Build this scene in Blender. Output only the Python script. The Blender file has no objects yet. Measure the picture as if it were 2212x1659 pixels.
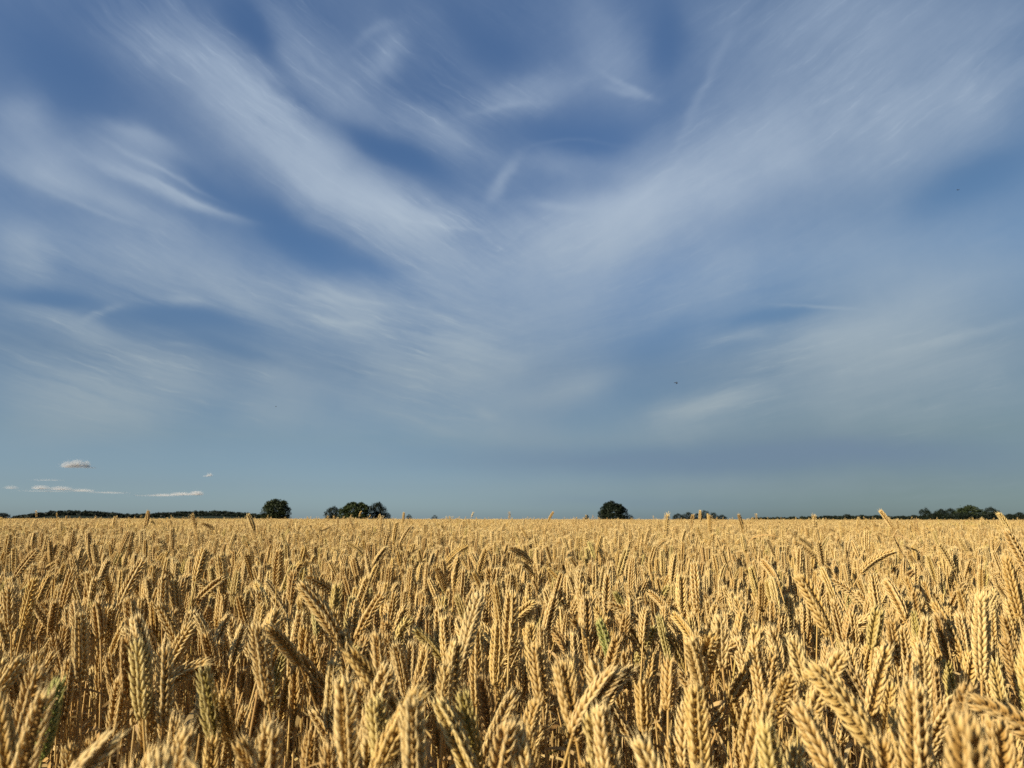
import bpy, math
import numpy as np
from mathutils import Vector, Matrix, Euler

S = bpy.context.scene
COL = S.collection
R = math.radians
rng = np.random.default_rng(7)
SKY_ONLY = False

# ------------------------------------------------------------------ camera
CAM_Z = 1.0
PITCH = R(9.93)
ROLL = R(0.09)
FPX = 1670.0                      # focal length in pixels of a 2211 x 1659 picture
PW, PH = 2211.0, 1659.0
cam_d = bpy.data.cameras.new("camera")
cam = bpy.data.objects.new("camera", cam_d)
COL.objects.link(cam)
cam.location = (0, 0, CAM_Z)
cam.rotation_euler = (Matrix.Rotation(R(90) + PITCH, 3, 'X') @ Matrix.Rotation(ROLL, 3, 'Z')).to_euler()
cam_d.sensor_width = 36
cam_d.lens = 36 * FPX / PW
cam_d.clip_start = 0.02
cam_d.clip_end = 60000
cam_d.dof.use_dof = True
cam_d.dof.focus_distance = 1.7
cam_d.dof.aperture_fstop = 12
S.camera = cam
CP, SP = math.cos(PITCH), math.sin(PITCH)
CAMR = np.array(cam.rotation_euler.to_matrix())


def pdir(x, y):
    """world direction of a point of the photograph (2211 x 1659)"""
    d = CAMR @ np.array([(x - PW / 2) / FPX, (PH / 2 - y) / FPX, -1.0])
    return d / np.linalg.norm(d)


def azel(x, y):
    d = pdir(x, y)
    return math.atan2(d[0], d[1]) * 10, math.asin(d[2]) * 10


def project(P):
    """world points (n,3) -> photo pixels and depth"""
    q = (P - np.array([0, 0, CAM_Z])) @ CAMR
    dep = -q[..., 2]
    return PW / 2 + FPX * q[..., 0] / dep, PH / 2 - FPX * q[..., 1] / dep, dep


# ------------------------------------------------------------------ sun, sky
SUN_EL, SUN_AZ = R(25), R(180 + 57)        # behind the camera, to the left (azimuth from +Y clockwise)
to_sun = Vector((math.sin(SUN_AZ) * math.cos(SUN_EL), math.cos(SUN_AZ) * math.cos(SUN_EL), math.sin(SUN_EL)))
sun_d = bpy.data.lights.new("sun", 'SUN')
sun = bpy.data.objects.new("sun", sun_d)
COL.objects.link(sun)
sun.rotation_euler = to_sun.to_track_quat('Z', 'Y').to_euler()
sun_d.energy = 5.0
sun_d.angle = R(0.53)
sun_d.color = (1.0, 0.89, 0.73)

S.view_settings.view_transform = 'Standard'
S.view_settings.look = 'None'
EXPO = 0.7
S.view_settings.exposure = EXPO
S.view_settings.gamma = 1
S.view_settings.use_curve_mapping = False
S.cycles.max_bounces = 6
S.cycles.diffuse_bounces = 4
S.cycles.glossy_bounces = 2
S.cycles.transmission_bounces = 3
S.cycles.transparent_max_bounces = 4
S.cycles.use_denoising = False

W = bpy.data.worlds.new("World")
S.world = W
W.use_nodes = True
NT = W.node_tree
NT.nodes.clear()


class G:
    """tiny helper for math nodes"""
    def __init__(s, nt):
        s.nt = nt

    def n(s, typ, **kw):
        nd = s.nt.nodes.new(typ)
        for k, v in kw.items():
            setattr(nd, k, v)
        return nd

    def put(s, sock, v):
        if hasattr(v, 'is_output'):
            s.nt.links.new(v, sock)
        elif v is not None:
            sock.default_value = v

    def m(s, op, a=None, b=None, c=None, clamp=False):
        nd = s.n('ShaderNodeMath', operation=op)
        nd.use_clamp = clamp
        for i, v in enumerate((a, b, c)):
            s.put(nd.inputs[i], v)
        return nd.outputs[0]

    def v(s, op, a=None, b=None, c=None):
        nd = s.n('ShaderNodeVectorMath', operation=op)
        for i, v in enumerate((a, b, c)):
            if i < len(nd.inputs):
                s.put(nd.inputs[i], v)
        return nd.outputs['Value'] if op in ('DOT_PRODUCT', 'LENGTH', 'DISTANCE') else nd.outputs[0]

    def xyz(s, x, y, z=0.0):
        nd = s.n('ShaderNodeCombineXYZ')
        for i, v in enumerate((x, y, z)):
            s.put(nd.inputs[i], v)
        return nd.outputs[0]

    def noise(s, vec, scale, detail=4, rough=0.55, dist=0.0, dim='3D', color=False):
        nd = s.n('ShaderNodeTexNoise', noise_dimensions=dim)
        s.put(nd.inputs['Vector'], vec)
        nd.inputs['Scale'].default_value = scale
        nd.inputs['Detail'].default_value = detail
        nd.inputs['Roughness'].default_value = rough
        nd.inputs['Distortion'].default_value = dist
        return nd.outputs['Color' if color else 0]

    def ramp(s, fac, stops, interp='LINEAR'):
        nd = s.n('ShaderNodeValToRGB')
        cr = nd.color_ramp
        cr.interpolation = interp
        while len(cr.elements) < len(stops):
            cr.elements.new(0.5)
        for e, (p, c) in zip(cr.elements, stops):
            e.position = p
            e.color = (*c, 1) if len(c) == 3 else c
        s.put(nd.inputs[0], fac)
        return nd.outputs[0]

    def mix(s, fac, a, b, blend='MIX'):
        nd = s.n('ShaderNodeMix', data_type='RGBA', blend_type=blend)
        s.put(nd.inputs[0], fac)
        for i, v in ((6, a), (7, b)):
            s.put(nd.inputs[i], (*v, 1) if isinstance(v, tuple) and len(v) == 3 else v)
        return nd.outputs[2]

    def map(s, v, a, b, c, d, typ='LINEAR'):
        nd = s.n('ShaderNodeMapRange', interpolation_type=typ)
        for i, q in enumerate((v, a, b, c, d)):
            s.put(nd.inputs[i], q)
        return nd.outputs[0]


def lin(r, g, b):
    return tuple((c / 255 / 12.92) if c / 255 <= 0.04045 else ((c / 255 + 0.055) / 1.055) ** 2.4 for c in (r, g, b))


g = G(NT)
tc = g.n('ShaderNodeTexCoord')
DIR = g.v('NORMALIZE', tc.outputs['Generated'])
sx = g.n('ShaderNodeSeparateXYZ')
g.put(sx.inputs[0], DIR)
AZ = g.m('MULTIPLY', g.m('ARCTAN2', sx.outputs[0], sx.outputs[1]), 10.0)
EL = g.m('MULTIPLY', g.m('ARCSINE', sx.outputs[2]), 10.0)

# cirrus: curved ribbons of cloud laid out over the sky by azimuth and height, frayed by noise.
# (x0,y0, xm,ym, x1,y1, half width, amount) read off the photograph, turned into sky directions
RIB = [
    (250, 85, 430, 115, 570, 220, 52, .55), (480, 150, 620, 280, 770, 410, 74, .95), (680, 375, 830, 443, 1010, 492, 40, .75),
    (770, 410, 900, 468, 1030, 494, 16, .28), (640, 340, 820, 490, 1000, 570, 66, .40), (330, 110, 500, 260, 640, 380, 60, .25),
    (0, 225, 60, 240, 110, 262, 34, .36), (215, 262, 290, 290, 370, 325, 15, .34), (180, 315, 300, 345, 400, 392, 46, .40),
    (215, 345, 350, 415, 535, 476, 10, .58), (0, 352, 160, 402, 350, 484, 20, .38), (0, 300, 110, 345, 220, 405, 44, .42),
    (0, 520, 50, 545, 110, 580, 44, .58), (0, 490, 250, 545, 560, 610, 66, .36), (180, 420, 380, 500, 560, 590, 40, .22),
    (300, 590, 520, 630, 820, 690, 44, .30), (415, 578, 505, 640, 665, 752, 26, .32), (340, 638, 400, 650, 455, 660, 8, .28),
    (640, 640, 740, 660, 860, 690, 38, .62), (640, 685, 740, 712, 830, 725, 26, .42), (660, 636, 700, 648, 735, 656, 6, .22),
    (345, 737, 390, 745, 430, 752, 6, .20), (175, 700, 215, 685, 262, 662, 7, .26), (0, 665, 150, 708, 285, 752, 20, .34),
    (0, 815, 150, 850, 380, 850, 58, .62), (260, 788, 360, 800, 470, 815, 40, .30), (525, 783, 610, 815, 710, 850, 42, .30),
    (480, 935, 550, 895, 720, 920, 34, .26), (0, 940, 200, 915, 420, 880, 40, .22),
    (850, 620, 1000, 760, 1120, 880, 140, .42), (620, 860, 850, 820, 1100, 760, 80, .30),
    (1040, 560, 1350, 470, 1620, 320, 84, .80), (1450, 430, 1700, 260, 1960, 140, 105, .52), (1700, 340, 1950, 240, 2230, 60, 100, .48),
    (1500, 70, 1800, 20, 2150, 60, 76, .40), (1250, 490, 1340, 462, 1480, 410, 48, .22), (1090, 720, 1200, 650, 1340, 580, 120, .38),
    (590, 0, 660, 110, 800, 240, 50, .40), (800, 150, 835, 110, 870, 62, 24, .34), (740, 205, 800, 120, 900, 80, 55, .18), (800, 225, 940, 285, 1050, 352, 32, .40),
    (960, 235, 1140, 205, 1300, 160, 36, .42), (1250, 0, 1310, 110, 1400, 205, 58, .38), (1310, 183, 1360, 195, 1408, 205, 8, .32),
    (1048, 438, 1080, 400, 1115, 352, 13, .34), (1100, 355, 1200, 350, 1310, 370, 26, .26), (1115, 440, 1200, 444, 1295, 452, 10, .20),
    (1590, 40, 1530, 165, 1462, 310, 11, .18), (1520, 740, 1600, 728, 1685, 716, 10, .26), (1670, 660, 1760, 660, 1850, 664, 4, .28),
    (1605, 820, 1855, 715, 2220, 588, 46, .60), (1720, 855, 1955, 768, 2220, 700, 46, .40), (1405, 895, 1505, 880, 1660, 845, 24, .70),
    (1340, 925, 1460, 920, 1600, 905, 32, .34), (1105, 872, 1230, 848, 1360, 785, 28, .38), (1022, 880, 1045, 892, 1075, 902, 9, .28),
    (1000, 1058, 1600, 1052, 2230, 1050, 28, .26), (1650, 915, 1950, 890, 2230, 860, 50, .26), (850, 905, 1000, 925, 1300, 950, 30, .30),
    (1350, 640, 1550, 590, 1750, 500, 60, .30), (1150, 960, 1400, 950, 1700, 930, 22, .22), (2000, 820, 2120, 800, 2230, 770, 40, .25),
    (230, 300, 330, 360, 470, 430, 5, .24), (260, 352, 380, 420, 505, 465, 4, .26), (560, 610, 620, 640, 700, 650, 5, .22), (640, 694, 720, 702, 830, 690, 6, .24),
    (690, 622, 780, 650, 855, 655, 5, .26), (600, 660, 690, 690, 800, 705, 5, .20), (1300, 150, 1350, 180, 1398, 202, 5, .26), (870, 474, 950, 490, 1030, 498, 4, .26),
    (700, 395, 800, 450, 900, 480, 5, .14), (420, 120, 520, 170, 600, 260, 8, .16), (60, 380, 180, 440, 330, 500, 5, .18), (760, 100, 800, 60, 860, 40, 8, .18),
    (1000, 250, 1090, 225, 1180, 222, 7, .18), (1150, 320, 1230, 300, 1330, 310, 5, .14), (1480, 330, 1420, 400, 1300, 470, 10, .14), (1950, 770, 2080, 730, 2230, 690, 7, .16),
    (1800, 800, 1960, 750, 2130, 720, 6, .14), (1420, 895, 1500, 884, 1580, 870, 6, .22), (1560, 620, 1480, 640, 1380, 700, 30, .12), (900, 895, 980, 902, 1060, 906, 4, .16),
    # clear blue gaps
    (545, 430, 620, 500, 740, 570, 36, -.46), (750, 275, 860, 335, 960, 385, 24, -.40), (1990, 440, 2110, 385, 2230, 330, 34, -.34),
    (1560, 700, 1670, 684, 1790, 656, 14, -.34), (0, 636, 90, 646, 205, 662, 15, -.36), (240, 690, 400, 685, 560, 722, 17, -.36),
    (480, 0, 540, 50, 590, 120, 30, -.40), (1440, 0, 1440, 100, 1410, 160, 40, -.30), (0, 60, 120, 130, 260, 220, 60, -.25),
    (860, 985, 1400, 990, 2230, 965, 20, -.10), (560, 60, 680, 235, 830, 320, 24, -.34), (330, 330, 470, 420, 560, 480, 20, -.16),
    (1130, 250, 1250, 300, 1420, 250, 34, -.22), (960, 20, 1080, 110, 1160, 150, 40, -.20), (1240, 330, 1320, 400, 1420, 330, 26, -.12),
    (1600, 560, 1900, 530, 2230, 500, 60, .24), (1600, 760, 1950, 800, 2230, 830, 110, .26), (1700, 640, 1950, 600, 2230, 560, 40, .16),
    (2230, 150, 2120, 220, 2000, 300, 60, .16), (1180, 960, 1500, 985, 1900, 975, 24, -.10), (360, 700, 520, 760, 640, 800, 16, -.22), (1480, 700, 1400, 760, 1300, 800, 30, -.16), (700, 520, 800, 570, 900, 600, 26, -.26),
]

wn = g.noise(g.v('MULTIPLY', g.xyz(AZ, EL), (1.0, 1.3, 1)), 0.42, 3, 0.5, color=True)
wn2 = g.noise(g.v('MULTIPLY', g.xyz(AZ, EL), (1.0, 1.5, 1)), 1.9, 3, 0.55, color=True)
P2 = g.v('ADD', g.xyz(AZ, EL, 1.0), g.v('MULTIPLY', g.v('SUBTRACT', wn, (.5, .5, .5)), (.24, .22, 0)))
P2 = g.v('ADD', P2, g.v('MULTIPLY', g.v('SUBTRACT', wn2, (.5, .5, .5)), (.17, .11, 0)))
GREY = [(830, 985, 1400, 992, 2240, 970, 34, .75), (1500, 960, 1900, 975, 2240, 1010, 30, .40), (1050, 1075, 1300, 1085, 1700, 1090, 14, .25), (1250, 800, 1180, 880, 1060, 930, 60, .16)]
acc = 0.0
veil = 0.0
for (x0, y0, xm, ym, x1, y1, w, amp) in RIB + GREY:
    a0, a1, am = np.array(azel(x0, y0)), np.array(azel(x1, y1)), np.array(azel(xm, ym))
    c = (a0 + a1) / 2
    d = a1 - a0
    L = np.linalg.norm(d)
    d = d / L
    n = np.array([-d[1], d[0]])
    bend = float((am - c) @ n)
    L = L * 0.5 + w / FPX * 10 * 0.35
    Wd = w / FPX * 10 * 1.08
    L = L * 0.86
    c = c + n * bend
    # in units of the ribbon: p along, q across; the middle lies on q = 0, ends at q = -bend
    p = g.v('DOT_PRODUCT', P2, (d[0] / L, d[1] / L, -float(c @ d) / L))
    q = g.v('DOT_PRODUCT', P2, (n[0] / Wd, n[1] / Wd, -float(c @ n) / Wd))
    pp = g.m('MULTIPLY', p, p)
    q = g.m('MULTIPLY_ADD', pp, bend / Wd * 0.64, q)
    dd = g.m('MULTIPLY_ADD', q, q, pp)
    e = g.m('POWER', 0.36, dd)
    if (x0, y0, xm, ym, x1, y1, w, amp) in GREY:
        veil = g.m('MULTIPLY_ADD', e, amp, veil)
    else:
        acc = g.m('MULTIPLY_ADD', e, amp, acc)

# fibres: fan out to the upper left on the left, to the upper right on the right
def fibre(ang, sc_l, sc_w, seed, detail=6, rough=0.62):
    ca, sa = math.cos(R(ang)), math.sin(R(ang))
    return g.noise(g.xyz(g.v('DOT_PRODUCT', P2, (ca * sc_l, sa * sc_l, 0)), g.v('DOT_PRODUCT', P2, (-sa * sc_w, ca * sc_w, 0)), seed), 1.0, detail, rough)
side = g.map(g.m('ADD', AZ, g.m('MULTIPLY', EL, -0.25)), -2.2, 0.8, 0.0, 1.0, 'SMOOTHSTEP')
low = g.map(EL, 0.4, 1.6, 1.0, 0.0, 'SMOOTHSTEP')
midl = g.map(EL, 2.0, 3.9, 1.0, 0.0, 'SMOOTHSTEP')
fl = g.mix(side, fibre(-30, .42, 3.4, 1.7), fibre(27, .42, 2.6, 5.1))
fl = g.mix(midl, fl, g.mix(side, fibre(-15, .40, 3.8, 2.2), fibre(13, .36, 3.4, 6.6)))
fl = g.mix(low, fl, fibre(2, .30, 4.6, 9.4))
soft = g.map(side, 0.0, 1.0, 1.0, .60)
fib = g.m('MULTIPLY', g.m('SUBTRACT', fl, 0.5), soft)
bil = g.m('SUBTRACT', g.noise(P2, 0.85, 6, 0.6), 0.5)
fn = g.mix(side, fibre(-27, 1.5, 13, 3.3, 6, .7), fibre(24, 1.5, 11, 8.8, 6, .7))
fn = g.mix(midl, fn, g.mix(side, fibre(-13, 1.4, 14, 4.4, 6, .7), fibre(11, 1.4, 12, 7.7, 6, .7)))
fine = g.m('MULTIPLY', g.m('SUBTRACT', fn, 0.5), soft)
base = g.m('MULTIPLY_ADD', acc, 0.86, g.map(EL, 0.0, 2.2, .10, .075))
patchy = g.map(g.noise(g.v('ADD', P2, (7.3, 2.1, 4.0)), 0.55, 3, 0.5), .38, .64, 0.25, 1.7)
mod = g.m('MULTIPLY_ADD', g.m('MULTIPLY', fib, patchy), 1.15, 1.0)
mod = g.m('MULTIPLY_ADD', g.m('MULTIPLY', fine, patchy), 0.70, mod)
mod = g.m('MULTIPLY_ADD', bil, 0.85, mod)
den = g.m('MULTIPLY', base, mod)
den = g.m('MULTIPLY_ADD', g.m('MULTIPLY', fib, patchy), 0.14, den)
fil = g.m('MULTIPLY', g.map(fn, .54, .76, 0.0, 1.0, 'SMOOTHSTEP'), g.m('MULTIPLY', patchy, soft))
den = g.m('MULTIPLY_ADD', g.m('MULTIPLY', fil, g.m('MULTIPLY_ADD', acc, 0.8, 0.10)), 0.45, den)
den = g.m('MULTIPLY', den, g.map(den, 0.0, 0.8, 0.88, 1.05))
den = g.m('MULTIPLY_ADD', bil, 0.16, den)
den = g.m('MULTIPLY_ADD', g.m('SQRT', g.m('MULTIPLY_ADD', den, den, 0.018)), 0.5, g.m('MULTIPLY', den, 0.5))
ALPHA = g.m('SUBTRACT', 1.0, g.m('POWER', 0.24, den))
ALPHA = g.m('MULTIPLY', ALPHA, g.map(EL, -0.2, 0.15, 0.0, 1.0))

sky = g.n('ShaderNodeTexSky', sky_type='NISHITA')
sky.sun_disc = False
sky.sun_elevation = SUN_EL
sky.sun_rotation = SUN_AZ
sky.altitude = 100
sky.air_density = 1.0
sky.dust_density = 0.6
sky.ozone_density = 1.6
SKYC = sky.outputs[0]
BG = 0.085 * 2 ** -EXPO
# tint by height: the air near the horizon is darker and greener than the model's
tint = g.ramp(g.map(EL, 0.0, 8.0, 0.0, 1.0), [(0.0, (.42, .59, .90)), (.018, (.42, .59, .90)), (.051, (.40, .52, .76)), (.125, (.42, .50, .61)),
              (.237, (.41, .48, .57)), (.386, (.45, .59, .74)), (.53, (.43, .59, .76)), (.665, (.48, .64, .82)), (.79, (.56, .72, .90)), (1.0, (.65, .80, .95))])
blue = g.mix(1.0, g.mix(1.0, SKYC, tint, 'MULTIPLY'), (1.54,) * 3, 'MULTIPLY')
dusk = g.m('MULTIPLY', g.map(AZ, -3.0, 4.0, 0.0, 1.0, 'SMOOTHSTEP'), g.map(EL, .3, 3.2, 1.0, 0.0, 'SMOOTHSTEP'))
blue = g.mix(dusk, blue, g.mix(1.0, blue, (.49, .52, .53), 'MULTIPLY'))
blue = g.mix(g.map(AZ, 1.0, 5.0, 0.0, 1.0, 'SMOOTHSTEP'), blue, g.mix(1.0, blue, (1.0, .94, .84), 'MULTIPLY'))
cl = g.ramp(g.map(EL, 0.0, 8.0, 0.0, 1.0), [(0.0, lin(142, 160, 166)), (.12, lin(155, 169, 175)), (.25, lin(168, 182, 190)), (.5, lin(178, 193, 209)), (.72, lin(160, 178, 201)), (1.0, lin(152, 171, 195))])
cl = g.mix(1.0, cl, (1 / .085,) * 3, 'MULTIPLY')
fin = g.mix(ALPHA, blue, cl)
fin = g.mix(g.m('MULTIPLY', veil, g.m('MULTIPLY_ADD', fib, 1.1, .85), clamp=True), fin, tuple(c / .085 for c in lin(114, 135, 159)))
bg = g.n('ShaderNodeBackground')
g.put(bg.inputs[0], fin)
bg.inputs[1].default_value = BG
wo = g.n('ShaderNodeOutputWorld')
NT.links.new(bg.outputs[0], wo.inputs[0])


# ------------------------------------------------------------------ mesh helpers
def mesh_np(name, V, Q, mat, col=None, ints=None, smooth=True, loose=0):
    """mesh of quads from numpy arrays"""
    me = bpy.data.meshes.new(name)
    V = np.asarray(V, np.float32)
    Q = np.asarray(Q, np.int32)
    me.vertices.add(len(V))
    me.vertices.foreach_set('co', V.ravel())
    nf = len(Q)
    me.loops.add(nf * 4)
    me.loops.foreach_set('vertex_index', Q.ravel())
    me.polygons.add(nf)
    me.polygons.foreach_set('loop_start', np.arange(0, nf * 4, 4, dtype=np.int32))
    me.polygons.foreach_set('use_smooth', np.full(nf, smooth, bool))
    if col is not None:
        a = me.attributes.new('col', 'FLOAT_COLOR', 'POINT')
        a.data.foreach_set('color', np.asarray(col, np.float32).ravel())
    me.materials.append(mat)
    me.update(calc_edges=True)
    return me


def obj(name, me, parent=None, loc=None):
    o = bpy.data.objects.new(name, me)
    COL.objects.link(o)
    if parent is not None:
        o.parent = parent
    if loc is not None:
        o.location = loc
    return o


def tag(o, label=None, cat=None, group=None, kind=None):
    if label:
        o['label'] = label
    if cat:
        o['category'] = cat
    if group:
        o['group'] = group
    if kind:
        o['kind'] = kind
    return o


def new_mat(name):
    m = bpy.data.materials.new(name)
    m.use_nodes = True
    m.node_tree.nodes.clear()
    h = G(m.node_tree)
    out = h.n('ShaderNodeOutputMaterial')
    return m, h, out


def principled(h, color, rough=0.6, spec=0.3):
    p = h.n('ShaderNodeBsdfPrincipled')
    h.put(p.inputs['Base Color'], (*color, 1) if isinstance(color, tuple) and len(color) == 3 else color)
    h.put(p.inputs['Roughness'], rough)
    p.inputs['Specular IOR Level'].default_value = spec
    return p


def attr(h, name):
    a = h.n('ShaderNodeAttribute', attribute_type='GEOMETRY', attribute_name=name)
    return a


# wheat: col = (random of the grain, along the grain, part: 0 grain .5 stem 1 leaf, green)
def wheat_material():
    m, h, out = new_mat('ripe_wheat')
    a = attr(h, 'col')
    s = h.n('ShaderNodeSeparateColor')
    h.put(s.inputs[0], a.outputs['Color'])
    rnd, t, part = s.outputs
    green = a.outputs['Alpha']
    oi = h.n('ShaderNodeObjectInfo').outputs['Random']
    wn = h.n('ShaderNodeTexWhiteNoise', noise_dimensions='1D')
    h.put(wn.inputs['W'], h.m('MULTIPLY', oi, 91.7))
    oi2 = wn.outputs['Value']
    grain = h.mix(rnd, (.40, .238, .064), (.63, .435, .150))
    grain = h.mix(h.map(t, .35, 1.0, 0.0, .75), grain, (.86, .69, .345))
    grain = h.mix(h.map(t, 0.0, .42, .75, 0.0), grain, (.18, .085, .018))  # shade of overlapping glumes painted into the base of each husk
    tex = h.n('ShaderNodeTexCoord')
    spk = h.noise(tex.outputs['Object'], 420, 2, 0.6)
    grain = h.mix(h.map(spk, .35, .7, 0.0, .28), grain, (.36, .19, .045))
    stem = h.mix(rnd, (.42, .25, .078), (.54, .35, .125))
    stem = h.mix(h.map(t, 0.0, .85, .6, 0.0), stem, (.20, .085, .032))  # pinkish brown lower stem, darkened further to paint in shade between plants
    leaf = h.mix(rnd, (.32, .19, .07), (.48, .35, .16))
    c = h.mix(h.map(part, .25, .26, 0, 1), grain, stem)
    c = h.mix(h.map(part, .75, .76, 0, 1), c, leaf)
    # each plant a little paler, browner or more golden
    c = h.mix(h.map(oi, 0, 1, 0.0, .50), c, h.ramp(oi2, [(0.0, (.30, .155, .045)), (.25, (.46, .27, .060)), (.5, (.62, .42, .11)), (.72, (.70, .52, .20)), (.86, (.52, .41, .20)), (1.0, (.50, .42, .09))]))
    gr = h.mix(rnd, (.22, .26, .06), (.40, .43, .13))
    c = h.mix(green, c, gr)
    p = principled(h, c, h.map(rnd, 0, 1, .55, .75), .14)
    tr = h.n('ShaderNodeBsdfTranslucent')
    h.put(tr.inputs[0], c)
    mx = h.n('ShaderNodeMixShader')
    mx.inputs[0].default_value = 0.12
    h.nt.links.new(p.outputs[0], mx.inputs[1])
    h.nt.links.new(tr.outputs[0], mx.inputs[2])
    h.nt.links.new(mx.outputs[0], out.inputs[0])
    return m


M_WHEAT = wheat_material()


# ------------------------------------------------------------------ ground
def ground():
    m, h, out = new_mat('dry_soil')
    tex = h.n('ShaderNodeTexCoord').outputs['Object']
    n1 = h.noise(tex, 9, 6, .65)
    n2 = h.noise(tex, 120, 3, .6)
    c = h.mix(h.map(n1, .3, .7, 0, 1), (.045, .027, .014), (.10, .062, .032))
    c = h.mix(h.map(n2, .55, .7, 0, .6), c, (.20, .13, .06))
    p = principled(h, c, .95, .05)
    b = h.n('ShaderNodeBump')
    b.inputs['Strength'].default_value = .6
    b.inputs['Distance'].default_value = .02
    h.put(b.inputs['Height'], n1)
    h.nt.links.new(b.outputs[0], p.inputs['Normal'])
    h.nt.links.new(p.outputs[0], out.inputs[0])
    s = 9000.0
    V = [(-s, -s, 0), (s, -s, 0), (s, s, 0), (-s, s, 0)]
    o = obj('ground', mesh_np('ground', V, [(0, 1, 2, 3)], m))
    tag(o, kind='structure')


ground()


# ------------------------------------------------------------------ wheat plants
def tube(C, rad, sides, N, B):
    """tube round a centre line C (k,3) with frames N, B"""
    k = len(C)
    th = np.arange(sides) / sides * 2 * np.pi
    V = C[:, None, :] + rad[:, None, None] * (np.cos(th)[None, :, None] * N[:, None, :] + np.sin(th)[None, :, None] * B[:, None, :])
    i = np.arange(k - 1)[:, None] * sides
    j = np.arange(sides)[None, :]
    j2 = (j + 1) % sides
    Q = np.stack([i + j, i + j2, i + sides + j2, i + sides + j], -1).reshape(-1, 4)
    return V.reshape(-1, 3), Q


PROF = {
    3: dict(t=[0, .14, .38, .64, .86, 1.0, 1.12], r=[.35, .80, 1.0, .80, .40, .12, .015], sides=6),
    2: dict(t=[0, .30, .70, 1.08], r=[.40, 1.0, .70, .02], sides=4),
    1: dict(t=[0, .40, 1.10], r=[.45, 1.0, .03], sides=3),
}


def florets(base, D, X, length, width, thick, awn, rnd, lod, green):
    """many pointed husks at once. base, D (axis), X (outward): (n,3); the rest (n,)"""
    pr = PROF[lod]
    t = np.array(pr['t'])
    r = np.array(pr['r'])
    sd = pr['sides']
    n = len(base)
    Yv = np.cross(D, X)
    Yv /= np.linalg.norm(Yv, axis=1)[:, None]
    Xo = np.cross(Yv, D)
    th = np.arange(sd) / sd * 2 * np.pi + np.pi / sd
    tt = np.repeat(t[None, :], n, 0)
    tt[:, -1] += awn                       # the awned tip
    bow = (0.16 * np.sin(np.clip(tt, 0, 1) * np.pi) - 0.03 * tt)      # husks bulge outward
    ctr = base[:, None, :] + D[:, None, :] * (tt * length[:, None])[..., None] + Xo[:, None, :] * (bow * length[:, None])[..., None]
    V = ctr[:, :, None, :] + (r[None, :, None] * width[:, None, None] * np.cos(th)[None, None, :])[..., None] * Yv[:, None, None, :] \
        + (r[None, :, None] * thick[:, None, None] * np.sin(th)[None, None, :])[..., None] * Xo[:, None, None, :]
    k = len(t)
    i = np.arange(k - 1)[:, None] * sd
    j = np.arange(sd)[None, :]
    j2 = (j + 1) % sd
    Q1 = np.stack([i + j, i + j2, i + sd + j2, i + sd + j], -1).reshape(-1, 4)
    Q = (Q1[None] + (np.arange(n) * k * sd)[:, None, None]).reshape(-1, 4)
    C = np.zeros((n, k, sd, 4))
    C[..., 0] = rnd[:, None, None]
    C[..., 1] = np.clip(tt, 0, 1)[:, :, None]
    C[..., 3] = (green[:, None] * np.clip(1.15 - 0.5 * tt, 0, 1))[:, :, None]
    return V.reshape(-1, 3), Q, C.reshape(-1, 4)


def join(parts):
    V, Q, C, o = [], [], [], 0
    for v, q, c in parts:
        V.append(v)
        Q.append(q + o)
        C.append(c)
        o += len(v)
    return np.concatenate(V), np.concatenate(Q), np.concatenate(C)


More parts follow.
